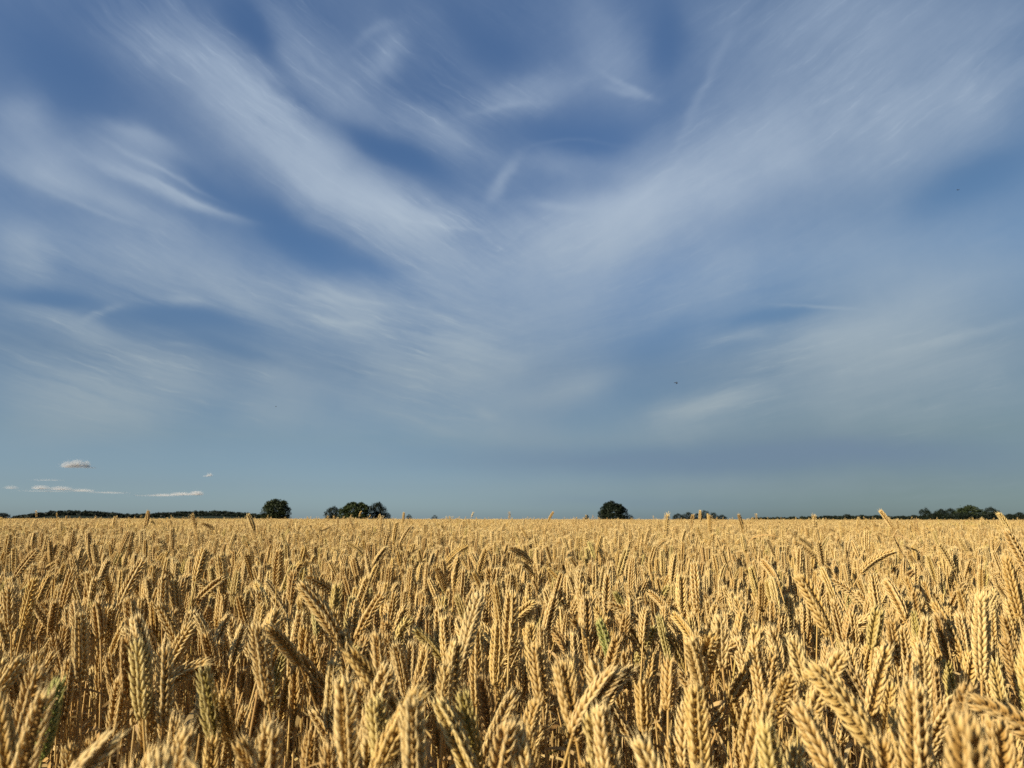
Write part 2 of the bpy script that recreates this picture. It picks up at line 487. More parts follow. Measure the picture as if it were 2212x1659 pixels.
def make_plant(r, lod, ear_ang, green=0.0, lean=None, height=0.826, ear_len=None):
    """one wheat plant bending in its own x-z plane: dict of parts (V,Q,C), ear line for visibility"""
    ear_len = ear_len or float(np.clip(r.normal(.064, .009), .044, .084))
    lean = r.uniform(-.02, .09) if lean is None else lean
    hs = height - ear_len * max(0.15, math.cos(ear_ang))
    # tangent angle along the stem: nearly straight, bending in the last part; the ear bends on
    neck = r.uniform(.10, .30)
    stem_end = lean + (ear_ang - lean) * r.uniform(.55, .85)
    nst = {3: 14, 2: 7, 1: 4}[lod]
    sfine = np.linspace(0, 1, 60)
    Ls = hs * 1.02
    ang = lean * sfine + (stem_end - lean) * np.clip((sfine - (1 - neck / Ls)) / (neck / Ls), 0, 1) ** 1.6
    wob = r.uniform(-.03, .03)
    dx, dz = np.sin(ang) * Ls / 59, np.cos(ang) * Ls / 59
    x = np.concatenate([[0], np.cumsum(dx)[:-1]])
    z = np.concatenate([[0], np.cumsum(dz)[:-1]])
    y = wob * np.sin(sfine * 2.6) * 0.6
    idx = np.unique(np.concatenate([np.linspace(0, 40, max(2, nst // 2)).astype(int), np.linspace(40, 59, max(2, nst // 2)).astype(int)]))
    Cst = np.stack([x, y, z], 1)[idx]
    a = ang[idx]
    T = np.stack([np.sin(a), 0 * a, np.cos(a)], 1)
    N = np.stack([np.cos(a), 0 * a, -np.sin(a)], 1)
    B = np.tile([0, 1.0, 0], (len(a), 1))
    sides = {3: 6, 2: 4, 1: 3}[lod]
    rad = np.interp(idx / 59, [0, .55, .9, 1], [.0021, .0018, .00125, .0011])
    if lod < 3:
        rad = rad * 1.15
    parts = {}
    V, Q = tube(Cst, rad, sides, N, B)
    C = np.zeros((len(V), 4))
    C[:, 0] = r.uniform(0, 1)
    C[:, 1] = np.repeat(idx / 59, sides)
    C[:, 2] = .5
    C[:, 3] = green * .6 * np.clip(C[:, 1] * 3 - 2, 0, 1)
    parts['stem'] = (V, Q, C)
    # ear line
    p0 = np.array([x[-1], y[-1], z[-1]])
    ne = {3: 20, 2: 15, 1: 9}[lod]
    ne = max(6, int(round(ne * ear_len / .068)) + int(r.integers(-1, 2)))
    s = (np.arange(ne) + .3) / ne
    bend = ear_ang + (ear_ang - stem_end) * .15
    fine = np.linspace(0, 1, 50)
    af = stem_end + (bend - stem_end) * fine
    ex = p0[0] + np.concatenate([[0], np.cumsum(np.sin(af))[:-1]]) * ear_len / 50
    ez = p0[2] + np.concatenate([[0], np.cumsum(np.cos(af))[:-1]]) * ear_len / 50
    ey = p0[1] + 0 * ex
    psi = r.uniform(0, np.pi)
    P = np.stack([np.interp(s, fine, ex), np.interp(s, fine, ey), np.interp(s, fine, ez)], 1)
    aa = np.interp(s, fine, af)
    T = np.stack([np.sin(aa), 0 * aa, np.cos(aa)], 1)
    N = np.stack([np.cos(aa), 0 * aa, -np.sin(aa)], 1)
    B = np.tile([0, 1.0, 0], (ne, 1))
    tw = psi + s * r.uniform(-.5, .5)
    side = np.where(np.arange(ne) % 2 == 0, 1.0, -1.0)
    X = side[:, None] * (np.cos(tw)[:, None] * N + np.sin(tw)[:, None] * B)
    Y = np.cross(T, X)
    env = 1.13 * np.interp(s, [0, .10, .3, .7, 1], [.72, .92, 1.05, 1.0, .80]) * (ear_len / .085) ** .5 * r.uniform(.92, 1.08)
    k = 20.0 / ne                                        # fewer husks: each one larger
    mm = .001
    lay = []
    opening = r.uniform(1.05, 1.75)

    def add(bx, by, bt, tx, ty, L, w, awn0):
        n = ne
        j = lambda q: r.normal(0, q, n)
        base = P + X * (bx * mm * env)[:, None] + Y * (by * mm * env)[:, None] + T * (bt * mm)
        tx_ = (tx * opening + j(.05)) * np.interp(s, [0, .85, 1], [1.1, 1, .6])
        D = T + X * tx_[:, None] + Y * (ty + j(.06))[:, None]
        D /= np.linalg.norm(D, axis=1)[:, None]
        out = X * .8 + Y * np.sign(by if by else .01) * .5
        L_ = L * mm * env * (1 + j(.06)) * (k ** .6)
        awn = np.clip(awn0 + j(.12), 0, 1) + np.interp(s, [0, .7, 1], [0, .05, .45]) * r.uniform(.4, 1.2)
        lay.append((base, D, out, L_, w * mm * env * k ** .45, w * mm * env * .78 * k ** .45, awn, r.uniform(0, 1, n), np.full(n, green)))
    if lod == 3:
        add(1.8, 0, 1.4, .40, 0, 10.6, 1.85, .12)
        add(1.5, 1.8, 0, .30, .50, 11.0, 1.95, .16)
        add(1.5, -1.8, 0, .30, -.50, 11.0, 1.95, .16)
        add(1.3, 2.6, -1.8, .24, .56, 7.4, 1.5, .14)
        add(1.3, -2.6, -1.8, .24, -.56, 7.4, 1.5, .14)
    elif lod == 2:
        add(1.8, 0, 1.2, .42, 0, 10.8, 2.1, .2)
        add(1.5, 2.0, 0, .30, .52, 11.0, 2.1, .2)
        add(1.5, -2.0, 0, .30, -.52, 11.0, 2.1, .2)
    else:
        add(1.8, 1.6, 0, .36, .30, 11.5, 2.9, .15)
        add(1.8, -1.6, 0, .36, -.30, 11.5, 2.9, .15)
    # the husks of the tip
    a = af[-1]
    tipP = np.array([[ex[-1], ey[-1], ez[-1]]])
    tT = np.array([[math.sin(a), 0, math.cos(a)]])
    for q in range({3: 4, 2: 2, 1: 1}[lod]):
        ph = q * 1.7 + psi
        o = np.array([[math.cos(a) * math.cos(ph), math.sin(ph), -math.sin(a) * math.cos(ph)]])
        Dq = tT + o * .28
        Dq /= np.linalg.norm(Dq)
        lay.append((tipP - tT * .003 + o * .001, Dq, o, np.array([.0095]), np.array([.0017]), np.array([.0014]), np.array([r.uniform(.2, .7)]), r.uniform(0, 1, 1), np.array([green])))
    cat = [np.concatenate([l[i] for l in lay]) for i in range(9)]
    eV, eQ, eC = florets(*cat[:8], lod, cat[8])
    if lod == 3:                                          # the rachis inside the ear
        rv, rq = tube(P, np.full(ne, .0016), 5, N, B)
        rc = np.zeros((len(rv), 4))
        rc[:, 0] = .3
        rc[:, 1] = .2
        rc[:, 3] = green
        eV, eQ, eC = join([(eV, eQ, eC), (rv, rq, rc)])
    parts['ear'] = (eV, eQ, eC)
    # dry leaves
    lv = []
    nl = {3: 2, 2: 1, 1: 0}[lod]
    for q in range(nl):
        h0 = r.uniform(.45, .92) * hs
        i0 = int(h0 / hs * 59)
        b0 = np.array([x[i0], y[i0], z[i0]])
        az = r.uniform(0, 2 * np.pi)
        L = r.uniform(.10, .22)
        m_ = {3: 12, 2: 6}[lod]
        u = np.linspace(0, 1, m_)
        el = r.uniform(.7, 1.3) - u * r.uniform(1.4, 3.4)
        hx = np.concatenate([[0], np.cumsum(np.cos(el))[:-1]]) * L / m_
        hz = np.concatenate([[0], np.cumsum(np.sin(el))[:-1]]) * L / m_
        azc = az + u * r.uniform(-1.2, 1.2)
        ctr = b0 + np.stack([hx * np.cos(azc), hx * np.sin(azc), hz], 1)
        wv = .0042 * np.interp(u, [0, .15, .6, 1], [.6, 1, .7, .05]) * r.uniform(.6, 1.1)
        tw = u * r.uniform(-4, 4) + r.uniform(0, 3)
        sidev = np.stack([-np.sin(azc) * np.cos(tw), np.cos(azc) * np.cos(tw), np.sin(tw)], 1)
        V = np.stack([ctr - sidev * wv[:, None], ctr + sidev * wv[:, None]], 1).reshape(-1, 3)
        i = np.arange(m_ - 1) * 2
        Q = np.stack([i, i + 1, i + 3, i + 2], 1)
        C = np.zeros((len(V), 4))
        C[:, 0] = r.uniform(0, 1)
        C[:, 1] = np.repeat(u, 2)
        C[:, 2] = 1
        C[:, 3] = 0.5 * green
        lv.append((V, Q, C))
    for q, l_ in enumerate(lv):
        parts['leaf%d' % q] = l_
    return dict(parts=parts, line=np.stack([ex, ey, ez], 1)[::7], ang=ear_ang, green=green, len=ear_len)


def draw_angle(r):
    u = r.random()
    if u < .62:
        return abs(r.normal(0, R(12)))
    if u < .955:
        return R(r.uniform(14, 42))
    return R(r.uniform(45, 78))


if not SKY_ONLY:
    prng = np.random.default_rng(21)
    NEAR = [make_plant(prng, 3, a) for a in [draw_angle(prng) for _ in range(44)]]
    N_GREEN0 = len(NEAR)
    NEAR += [make_plant(prng, 3, R(a), green=gv) for a, gv in ((18, .85), (8, .9), (35, .4), (6, .3), (12, .4), (28, .25))]
    MID = [make_plant(prng, 2, draw_angle(prng)) for _ in range(30)]
    LOW = [make_plant(prng, 1, draw_angle(prng)) for _ in range(40)]
    n_near, n_mid, n_tile = len(NEAR), len(MID), 5
    TS = 1.5                                             # tile size of the far field
    TILE_R = 9.0
    DENS = 490.0

    # --- where plants stand: jittered drill rows
    def in_fan(x, y):
        rr = np.hypot(x, y)
        th = np.arctan2(x, y)
        return ((np.abs(th) < R(50)) | (rr < 2.6))
    step = 1 / math.sqrt(DENS)
    gx, gy = np.meshgrid(np.arange(-13, 13, step), np.arange(-3, 13, step))
    px = gx.ravel() + rng.uniform(-.6, .6, gx.size) * step
    py = gy.ravel() + rng.uniform(-.6, .6, gx.size) * step
    cxi, cyi = np.floor(px / TS), np.floor(py / TS)
    rc = np.hypot((cxi + .5) * TS, (cyi + .5) * TS)
    rr = np.hypot(px, py)
    keep = in_fan(px, py) & (rc < TILE_R) & (rr > .34)
    # thinner patches, as in a real crop
    keep &= rng.random(px.size) > .10 + .12 * np.sin(px * 3.1 + 1.3 * np.sin(py * 2.2)) * np.sin(py * 2.7 + .6)
    px, py = px[keep], py[keep]
    n = len(px)
    rr = np.hypot(px, py)
    rot = rng.uniform(0, 2 * np.pi, n)
    scl = np.clip(rng.normal(1.0, .035, n), .90, 1.10)
    pz = np.where(rng.random(n) < .90, -np.abs(rng.normal(0, .029, n)), np.abs(rng.normal(0, .038, n)) * np.clip((rr - .5) / 1.5, .15, 1)) + .012 + .018 * np.sin(px * 2.3 + .8 * np.sin(py * 1.7)) * np.sin(py * 1.9 + 1)
    pz += np.where((rr > 3.6) & (rng.random(n) < .009), rng.uniform(.05, .145, n), 0)
    tilt = rng.normal(0, R(2.6), (n, 2))
    vid = np.where(rr < 3.6, rng.integers(0, N_GREEN0, n), n_near + rng.integers(0, n_mid, n))
    gsel = (rr < 3.6) & (rng.random(n) < .025)
    vid[gsel] = rng.integers(N_GREEN0 + 2, n_near, gsel.sum())

    # --- a few plants the photograph singles out: photo pixel of the ear tip, distance, variant kind, heading
    def plant_of(ang, green=False):
        ids = range(N_GREEN0, n_near) if green else range(N_GREEN0)
        return min(ids, key=lambda i: abs(math.degrees(NEAR[i]['ang']) - ang))
    special = [
        # x, y (tip), distance, ear angle, heading (0 = to the right, 180 = to the left), green, label
        (1902, 1105, 3.2, 34, 180, False, 'tallest wheat ear leaning left against the sky before the right tree line'),
        (2157, 1111, 3.4, 26, 180, False, 'pale wheat ear poking into the sky beside the trees near the right edge'),
        (2175, 1150, 1.7, 22, 185, False, None),
        (1194, 1107, 5.5, 35, 0, False, 'thin wheat ear poking over the horizon left of the round lone tree'),
        (320, 1105, 5.0, 3, 0, False, 'single upright wheat ear rising above the horizon in front of the distant wood'),
        (1512, 1104, 6.0, 3, 0, False, 'thin upright wheat ear standing in front of the dark hedge, the taller of two'),
        (1528, 1111, 7.0, 6, 180, False, None),
        (872, 1108, 7.0, 4, 0, False, None),
        (1929, 1192, 1.9, 70, 0, False, None),
        (1295, 1345, 1.15, 18, 178, True, 'bright green unripe wheat ear among the golden ears below the lone round tree'),
        (125, 1478, .80, 8, 20, True, 'dark green unripe wheat ear low in the left foreground'),
        (760, 1412, .72, 40, 195, False, None),
        (650, 1420, 1.0, 38, 180, False, None),
        (2110, 1520, .66, 62, 182, False, None),
        (2085, 1570, .42, 4, 0, False, 'blurred fat wheat ear closest to the camera at the bottom right corner'),
        (905, 1500, .56, 34, 5, False, None),
        (1300, 1540, .56, 6, 170, False, None),
        (400, 1590, .55, 5, 0, False, None),
        (585, 1580, .56, 4, 0, False, None),
        (95, 1510, .58, 10, 0, False, None),
        (235, 1600, .56, 38, 0, False, None),
        (1095, 1575, .56, 12, 10, False, None),
        (1655, 1575, .55, 5, 180, False, None),
        (1975, 1490, .60, 4, 0, False, None),
        (2120, 1290, .95, 6, 10, False, None),
        (1730, 1250, 1.05, 26, 182, False, None),
        (1815, 1420, .72, 34, 2, False, None),
        (1630, 1395, .85, 5, 180, False, None),
        (1105, 1285, 1.0, 4, 0, False, None),
        (985, 1395, .78, 8, 0, False, None),
        (1325, 1455, .68, 42, 0, False, None),
        (835, 1450, .68, 16, 0, False, None),
        (480, 1250, 1.6, 55, 0, False, None),
        (1210, 1440, .70, 14, 180, False, None),
    ]
    SP = []
    for (x, y, dist, ang, head, gr, lab) in special:
        v = plant_of(ang, gr)
        if gr and x == 1295:
            v = N_GREEN0
        if gr and x == 125:
            v = N_GREEN0 + 1
        d = pdir(x, y)
        tip = np.array([0, 0, CAM_Z]) + d * dist / math.hypot(d[0], d[1]) * 1.0
        th = R(head) - math.atan2(d[0], d[1])
        l = NEAR[v]['line'][-1]
        sc = 1.0
        tp = np.array([l[0] * math.cos(th) - l[1] * math.sin(th), l[0] * math.sin(th) + l[1] * math.cos(th), l[2]]) * sc
        o = tip - tp
        if o[2] > .03:                                   # a taller plant rather than one off the ground
            sc = (tip[2] - .02) / l[2]
            tp = tp * sc
            o = tip - tp
        SP.append((o, v, th, sc, lab))
    so = np.array([s[0] for s in SP])
    # clear the plants that would stand in the same place
    dmin = np.min(np.hypot(px[:, None] - so[None, :, 0], py[:, None] - so[None, :, 1]), axis=1)
    kp = dmin > .022
    sh = np.array([to_sun[0], to_sun[1]]) / math.hypot(to_sun[0], to_sun[1])
    for s_ in SP:                                        # the green ears stand in the sun
        if s_[4] and 'green' in s_[4]:
            rx, ry = px - s_[0][0] - .05, py - s_[0][1]
            al = rx * sh[0] + ry * sh[1]
            kp &= ~((al > -.03) & (al < .16) & (np.abs(rx * sh[1] - ry * sh[0]) < .035))
    px, py, pz, rot, scl, tilt, vid = (q[kp] for q in (px, py, pz, rot, scl, tilt, vid))
    n0 = len(px)
    px = np.concatenate([px, so[:, 0]])
    py = np.concatenate([py, so[:, 1]])
    pz = np.concatenate([pz, so[:, 2]])
    rot = np.concatenate([rot, [s[2] for s in SP]])
    scl = np.concatenate([scl, [s[3] for s in SP]])
    tilt = np.concatenate([tilt, np.zeros((len(SP), 2))])
    vid = np.concatenate([vid, [s[1] for s in SP]])
    labs = {n0 + i: s[4] for i, s in enumerate(SP)}
    n = len(px)

    # --- which ears show largest: paint the ears near to far on a coarse screen and count what stays in sight
    ALL = NEAR + MID
    lines = np.array([a['line'] for a in ALL])           # (nv, k, 3)
    L = lines[vid] * scl[:, None, None]
    cr, sr = np.cos(rot)[:, None], np.sin(rot)[:, None]
    # tilt about x then y before the turn about z (euler XYZ)
    tx, ty = tilt[:, 0:1], tilt[:, 1:2]
    Y1 = L[..., 1] * np.cos(tx) - L[..., 2] * np.sin(tx)
    Z1 = L[..., 1] * np.sin(tx) + L[..., 2] * np.cos(tx)
    X2 = L[..., 0] * np.cos(ty) + Z1 * np.sin(ty)
    Z2 = -L[..., 0] * np.sin(ty) + Z1 * np.cos(ty)
    Wd = np.stack([X2 * cr - Y1 * sr + px[:, None], X2 * sr + Y1 * cr + py[:, None], Z2 + pz[:, None]], -1)
    u, v_, dep = project(Wd)
    ok = (dep.min(1) > .1)
    # nothing may stand right in front of the lens
    tipd = np.linalg.norm(Wd - np.array([0, 0, CAM_Z]), axis=2).min(1)
    inpic = ok & (u.max(1) > 0) & (u.min(1) < PW) & (v_.min(1) < PH) & (v_.max(1) > 0)
    toonear = inpic & ((tipd < .52) | ((tipd < .74) & (v_.min(1) < 1440))) & (np.arange(n) < n0)
    for i in range(n0, n):                               # what the photograph singles out is not hidden behind other ears
        if labs[i] is None:
            continue
        lo = (u[i].min() - 6, v_[i].min() - 10, u[i].max() + 6, v_[i].min() + .7 * (v_[i].max() - v_[i].min()))
        hit = ((u > lo[0]) & (u < lo[2]) & (v_ > lo[1]) & (v_ < lo[3])).any(1) & (dep.mean(1) < dep[i].mean()) & (np.arange(n) < n0)
        toonear |= hit
    high = (np.arange(n) < n0) & ok & (u[:, -1] > -200) & (u[:, -1] < PW + 200) & (v_.min(1) < 1112)
    pz[high] -= (1113 - v_.min(1)[high]) * dep.mean(1)[high] / FPX
    v_[high] += (1113 - v_.min(1)[high])[:, None]
    sk = PW / 737.0
    buf = np.full((553, 737), -1, np.int32)
    order = np.argsort(np.hypot(px, py))
    cand = [i for i in order if inpic[i] and not toonear[i] and np.hypot(px[i], py[i]) < 3.6]
    for i in cand:
        uu = np.interp(np.linspace(0, 1, 24), np.linspace(0, 1, L.shape[1]), u[i]) / sk
        vv = np.interp(np.linspace(0, 1, 24), np.linspace(0, 1, L.shape[1]), v_[i]) / sk
        rad = max(.5, .0062 * FPX / dep[i].mean() / sk)
        for a, b in zip(uu, vv):
            x0, x1 = int(max(0, a - rad)), int(min(737, a + rad + 1))
            y0, y1 = int(max(0, b - rad)), int(min(553, b + rad + 1))
            if x1 > x0 and y1 > y0:
                sl = buf[y0:y1, x0:x1]
                sl[sl < 0] = i
    cnt = np.bincount(buf[buf >= 0], minlength=n).astype(float)
    cnt[[i for i in labs if labs[i]]] += 1e5
    big = np.argsort(-cnt)[:300]
    big = np.array([i for i in big if cnt[i] >= 6])
    isbig = np.zeros(n, bool)
    isbig[big] = True

    # --- the 300: plants with a stem, an ear and leaves each
    LIB = {}

    def lib(v):
        if v not in LIB:
            d = {}
            for k, (V, Q, C) in ALL[v]['parts'].items():
                d[k] = mesh_np('wheat_' + k.rstrip('01'), V, Q, M_WHEAT, C)
            LIB[v] = d
        return LIB[v]

    tipu, tipv = u[:, -1], v_[:, -1]
    rows = [(1240, 'small distant'), (1330, 'mid-distance'), (1430, 'nearer'), (1530, 'low foreground'), (9999, 'bottom-edge')]
    cols = [(190, 'in left corner'), (470, 'under left wood'), (680, 'below left lone tree'), (900, 'below clump of three trees'),
            (1130, 'left of the middle'), (1280, 'right of the middle'), (1440, 'below lone round tree'), (1640, 'below low hedge'),
            (1880, 'right of the hedge'), (2060, 'below narrow tree'), (99999, 'by right edge')]
    desc = {}
    for i in big:
        du, dv = u[i, -1] - u[i, 0], v_[i, 0] - v_[i, -1]
        lean = math.degrees(math.atan2(du, dv))
        a = ALL[vid[i]]
        if a['green'] > .6:
            colr = 'green'
        elif a['green'] > 0:
            colr = 'greenish'
        else:
            colr = 'golden'
        if abs(lean) < 9:
            pose = 'upright'
        elif abs(lean) < 38:
            pose = 'leaning ' + ('right' if lean > 0 else 'left')
        elif abs(lean) < 75:
            pose = 'slanting far ' + ('right' if lean > 0 else 'left')
        else:
            pose = 'nodding ' + ('right' if lean > 0 else 'left')
        row = next(t for lim, t in rows if tipv[i] < lim)
        colm = next(t for lim, t in cols if tipu[i] < lim)
        desc.setdefault((colr, pose, row, colm), []).append(i)
    LAB = {}
    ORD = ['leftmost', 'second from left', 'third from left', 'fourth from left', 'fifth from left', 'sixth from left', 'seventh from left', 'eighth from left', 'ninth from left', 'tenth from left']
    for (colr, pose, row, colm), ids in desc.items():
        ids = sorted(ids, key=lambda i: tipu[i])
        for k, i in enumerate(ids):
            t = f'{row} {colr} wheat ear {pose} {colm}'
            if len(ids) > 1:
                t += ', ' + (ORD[k] if len(ids) > 2 else ('left one' if k == 0 else 'right one'))
            LAB[i] = t
    for i, t in labs.items():
        if t and i in LAB:
            LAB[i] = t
    for i in big:
        e = bpy.data.objects.new('wheat_plant', None)
        COL.objects.link(e)
        e.empty_display_size = .02
        e.location = (px[i], py[i], pz[i])
        e.rotation_euler = (tilt[i, 0], tilt[i, 1], rot[i])
        e.scale = (scl[i],) * 3
        tag(e, LAB[i], 'wheat', 'ripe wheat plants in the foreground')
        for k, me in lib(vid[i]).items():
            obj(k.rstrip('01'), me, e)

    # --- everything else of the field: one object, its own mesh holds the kinds of plant and the spots they stand on
    trng = np.random.default_rng(5)
    srcs = []
    for a in ALL:
        srcs.append(join(list(a['parts'].values())))
    lowj = [join(list(a['parts'].values())) for a in LOW]
    for t in range(n_tile):
        ps = []
        st = 1 / math.sqrt(480.0)
        ax, ay = np.meshgrid(np.arange(-TS / 2, TS / 2, st), np.arange(-TS / 2, TS / 2, st))
        ax = ax.ravel() + trng.uniform(-.6, .6, ax.size) * st
        ay = ay.ravel() + trng.uniform(-.6, .6, ay.size) * st
        for x_, y_ in zip(ax, ay):
            V, Q, C = lowj[trng.integers(len(lowj))]
            th = trng.uniform(0, 6.283)
            sc = np.clip(trng.normal(1, .035), .9, 1.1)
            c_, s_ = math.cos(th) * sc, math.sin(th) * sc
            V2 = np.stack([V[:, 0] * c_ - V[:, 1] * s_ + x_, V[:, 0] * s_ + V[:, 1] * c_ + y_, V[:, 2] * sc - abs(trng.normal(0, .034)) * (1 if trng.random() < .90 else -1.0) + .012 + (trng.uniform(.08, .17) if trng.random() < .004 else 0)], 1)
            C2 = C.copy()
            C2[:, 0] = np.clip(C2[:, 0] * .6 + trng.uniform(0, .4), 0, 1)
            ps.append((V2, Q, C2))
        srcs.append(join(ps))
    SV, SQ, SC = join(srcs)
    sid = np.concatenate([np.full(len(s[1]), k, np.int32) for k, s in enumerate(srcs)])
    rest = ~isbig & ~toonear
    pts = np.stack([px, py, pz], 1)[rest]
    prot = np.concatenate([tilt, rot[:, None]], 1)[rest]
    pscl = scl[rest]
    pvid = vid[rest]
    # far tiles
    FAR = 245.0
    ix, iy = np.meshgrid(np.arange(-int(FAR / TS) - 1, int(FAR / TS) + 1), np.arange(-2, int(FAR / TS) + 1))
    tx_, ty_ = (ix.ravel() + .5) * TS, (iy.ravel() + .5) * TS
    tr_ = np.hypot(tx_, ty_)
    k = (tr_ >= TILE_R) & (tr_ < FAR) & (np.abs(np.arctan2(tx_, ty_)) < R(50))
    tx_, ty_ = tx_[k], ty_[k]
    nt = len(tx_)
    pts = np.concatenate([pts, np.stack([tx_, ty_, rng.uniform(-.02, .015, nt)], 1)])
    prot = np.concatenate([prot, np.stack([np.zeros(nt), np.zeros(nt), rng.integers(0, 4, nt) * np.pi / 2], 1)])
    pscl = np.concatenate([pscl, np.ones(nt)])
    pvid = np.concatenate([pvid, len(ALL) + rng.integers(0, n_tile, nt)])
    ns, npnt = len(SV), len(pts)
    SC_all = np.concatenate([SC, np.zeros((npnt, 4))])
    me = mesh_np('wheat_field', np.concatenate([SV, pts]), SQ, M_WHEAT, SC_all)

    def add_attr(name, typ, dom, data):
        a = me.attributes.new(name, typ, dom)
        a.data.foreach_set('vector' if typ == 'FLOAT_VECTOR' else 'value', np.ascontiguousarray(data).ravel())
    add_attr('src', 'INT', 'FACE', sid.astype(np.int32))
    add_attr('vid', 'INT', 'POINT', np.concatenate([np.full(ns, -1), pvid]).astype(np.int32))
    add_attr('turn', 'FLOAT_VECTOR', 'POINT', np.concatenate([np.zeros((ns, 3)), prot]).astype(np.float32))
    add_attr('size', 'FLOAT', 'POINT', np.concatenate([np.ones(ns), pscl]).astype(np.float32))
    fo = obj('wheat_field', me)
    tag(fo, 'dense field of ripe golden wheat stretching back to the horizon', 'wheat field', kind='stuff')
    gt = bpy.data.node_groups.new('wheat_field', 'GeometryNodeTree')
    gt.interface.new_socket('Geometry', in_out='INPUT', socket_type='NodeSocketGeometry')
    gt.interface.new_socket('Geometry', in_out='OUTPUT', socket_type='NodeSocketGeometry')
    N_ = gt.nodes.new
    Lk = gt.links.new
    gi, go = N_('NodeGroupInput'), N_('NodeGroupOutput')

    def named(name, typ):
        q = N_('GeometryNodeInputNamedAttribute')
        q.data_type = typ
        q.inputs['Name'].default_value = name
        return q.outputs['Attribute']
    vi = named('vid', 'INT')
    cmp_ = N_('FunctionNodeCompare')
    cmp_.data_type = 'INT'
    cmp_.operation = 'GREATER_EQUAL'
    ii = [s for s in cmp_.inputs if s.type == 'INT']
    Lk(vi, ii[0])
    ii[1].default_value = 0
    sep = N_('GeometryNodeSeparateGeometry')
    sep.domain = 'POINT'
    Lk(gi.outputs[0], sep.inputs['Geometry'])
    Lk(cmp_.outputs[0], sep.inputs['Selection'])
    m2p = N_('GeometryNodeMeshToPoints')
    Lk(sep.outputs[0], m2p.inputs[0])
    spl = N_('GeometryNodeSplitToInstances')
    spl.domain = 'FACE'
    Lk(sep.outputs[1], spl.inputs['Geometry'])
    Lk(named('src', 'INT'), spl.inputs['Group ID'])
    iop = N_('GeometryNodeInstanceOnPoints')
    Lk(m2p.outputs[0], iop.inputs['Points'])
    Lk(spl.outputs['Instances'], iop.inputs['Instance'])
    iop.inputs['Pick Instance'].default_value = True
    Lk(named('vid', 'INT'), iop.inputs['Instance Index'])
    e2r = N_('FunctionNodeEulerToRotation')
    Lk(named('turn', 'FLOAT_VECTOR'), e2r.inputs[0])
    Lk(e2r.outputs[0], iop.inputs['Rotation'])
    Lk(named('size', 'FLOAT'), iop.inputs['Scale'])
    Lk(iop.outputs[0], go.inputs[0])
    md = fo.modifiers.new('plants', 'NODES')
    md.node_group = gt
    print('WHEAT individuals', len(big), 'points', npnt, 'tiles', nt, 'src faces', len(SQ))

# ------------------------------------------------------------------ trees
def leaf_mat(name, ca, cb):
    m, h, out = new_mat(name)
    a = attr(h, 'col')
    s = h.n('ShaderNodeSeparateColor')
    h.put(s.inputs[0], a.outputs['Color'])
    c = h.mix(s.outputs[0], ca, cb)
    p = principled(h, c, .6, .2)
    tr = h.n('ShaderNodeBsdfTranslucent')
    h.put(tr.inputs[0], c)
    mx = h.n('ShaderNodeMixShader')
    mx.inputs[0].default_value = .12
    h.nt.links.new(p.outputs[0], mx.inputs[1])
    h.nt.links.new(tr.outputs[0], mx.inputs[2])
    h.nt.links.new(mx.outputs[0], out.inputs[0])
    return m


M_DARK = leaf_mat('dark_foliage', (.006, .010, .005), (.015, .023, .008))
M_GREEN = leaf_mat('green_foliage', (.012, .022, .006), (.045, .060, .013))
M_OLIVE = leaf_mat('olive_foliage', (.012, .020, .006), (.034, .044, .012))
m_, h_, o_ = new_mat('bark')
h_.nt.links.new(principled(h_, h_.mix(h_.noise(h_.n('ShaderNodeTexCoord').outputs['Object'], 6, 5), (.05, .04, .03), (.13, .10, .075)), .9, .1).outputs[0], o_.inputs[0])
M_BARK = m_


def leaf_cloud(r, lobes, count, size):
    """many small leaf clumps spread through lobes (centre, radii): denser towards their skins"""
    wts = np.array([rx * rz for (_, (rx, ry, rz)) in lobes])
    wts = wts / wts.sum()
    which = r.choice(len(lobes), count, p=wts)
    cen = np.array([l[0] for l in lobes])[which]
    rad = np.array([l[1] for l in lobes])[which]
    d = r.normal(0, 1, (count, 3))
    d /= np.linalg.norm(d, axis=1)[:, None]
    rho = r.uniform(.25, 1.0, count) ** .45 * (1 + r.normal(0, .05, count))
    # knobbly skin
    kn = 1 + .10 * np.sin(d[:, 0] * 9 + cen[:, 0] * 3) * np.sin(d[:, 2] * 8 + cen[:, 2] * 2) * 1.3
    P = cen + d * rad * (rho * kn)[:, None]
    a = r.normal(0, 1, (count, 3)) + d * .7
    a /= np.linalg.norm(a, axis=1)[:, None]
    b = np.cross(a, r.normal(0, 1, (count, 3)))
    b /= np.linalg.norm(b, axis=1)[:, None]
    c = np.cross(a, b)
    s = size * r.uniform(.5, 1.25, count)[:, None]
    V = np.stack([P - b * s, P + c * s * .6 + a * s * .15, P + b * s, P - c * s * .6 - a * s * .15], 1).reshape(-1, 3)
    Q = np.arange(count * 4).reshape(-1, 4)
    col = np.zeros((count, 4, 4))
    col[..., 0] = np.clip(r.beta(2, 2.4, count) + .25 * np.sin(cen[:, 0] * 1.9 + cen[:, 2] * 2.3), 0, 1)[:, None]
    return V, Q, col.reshape(-1, 4)


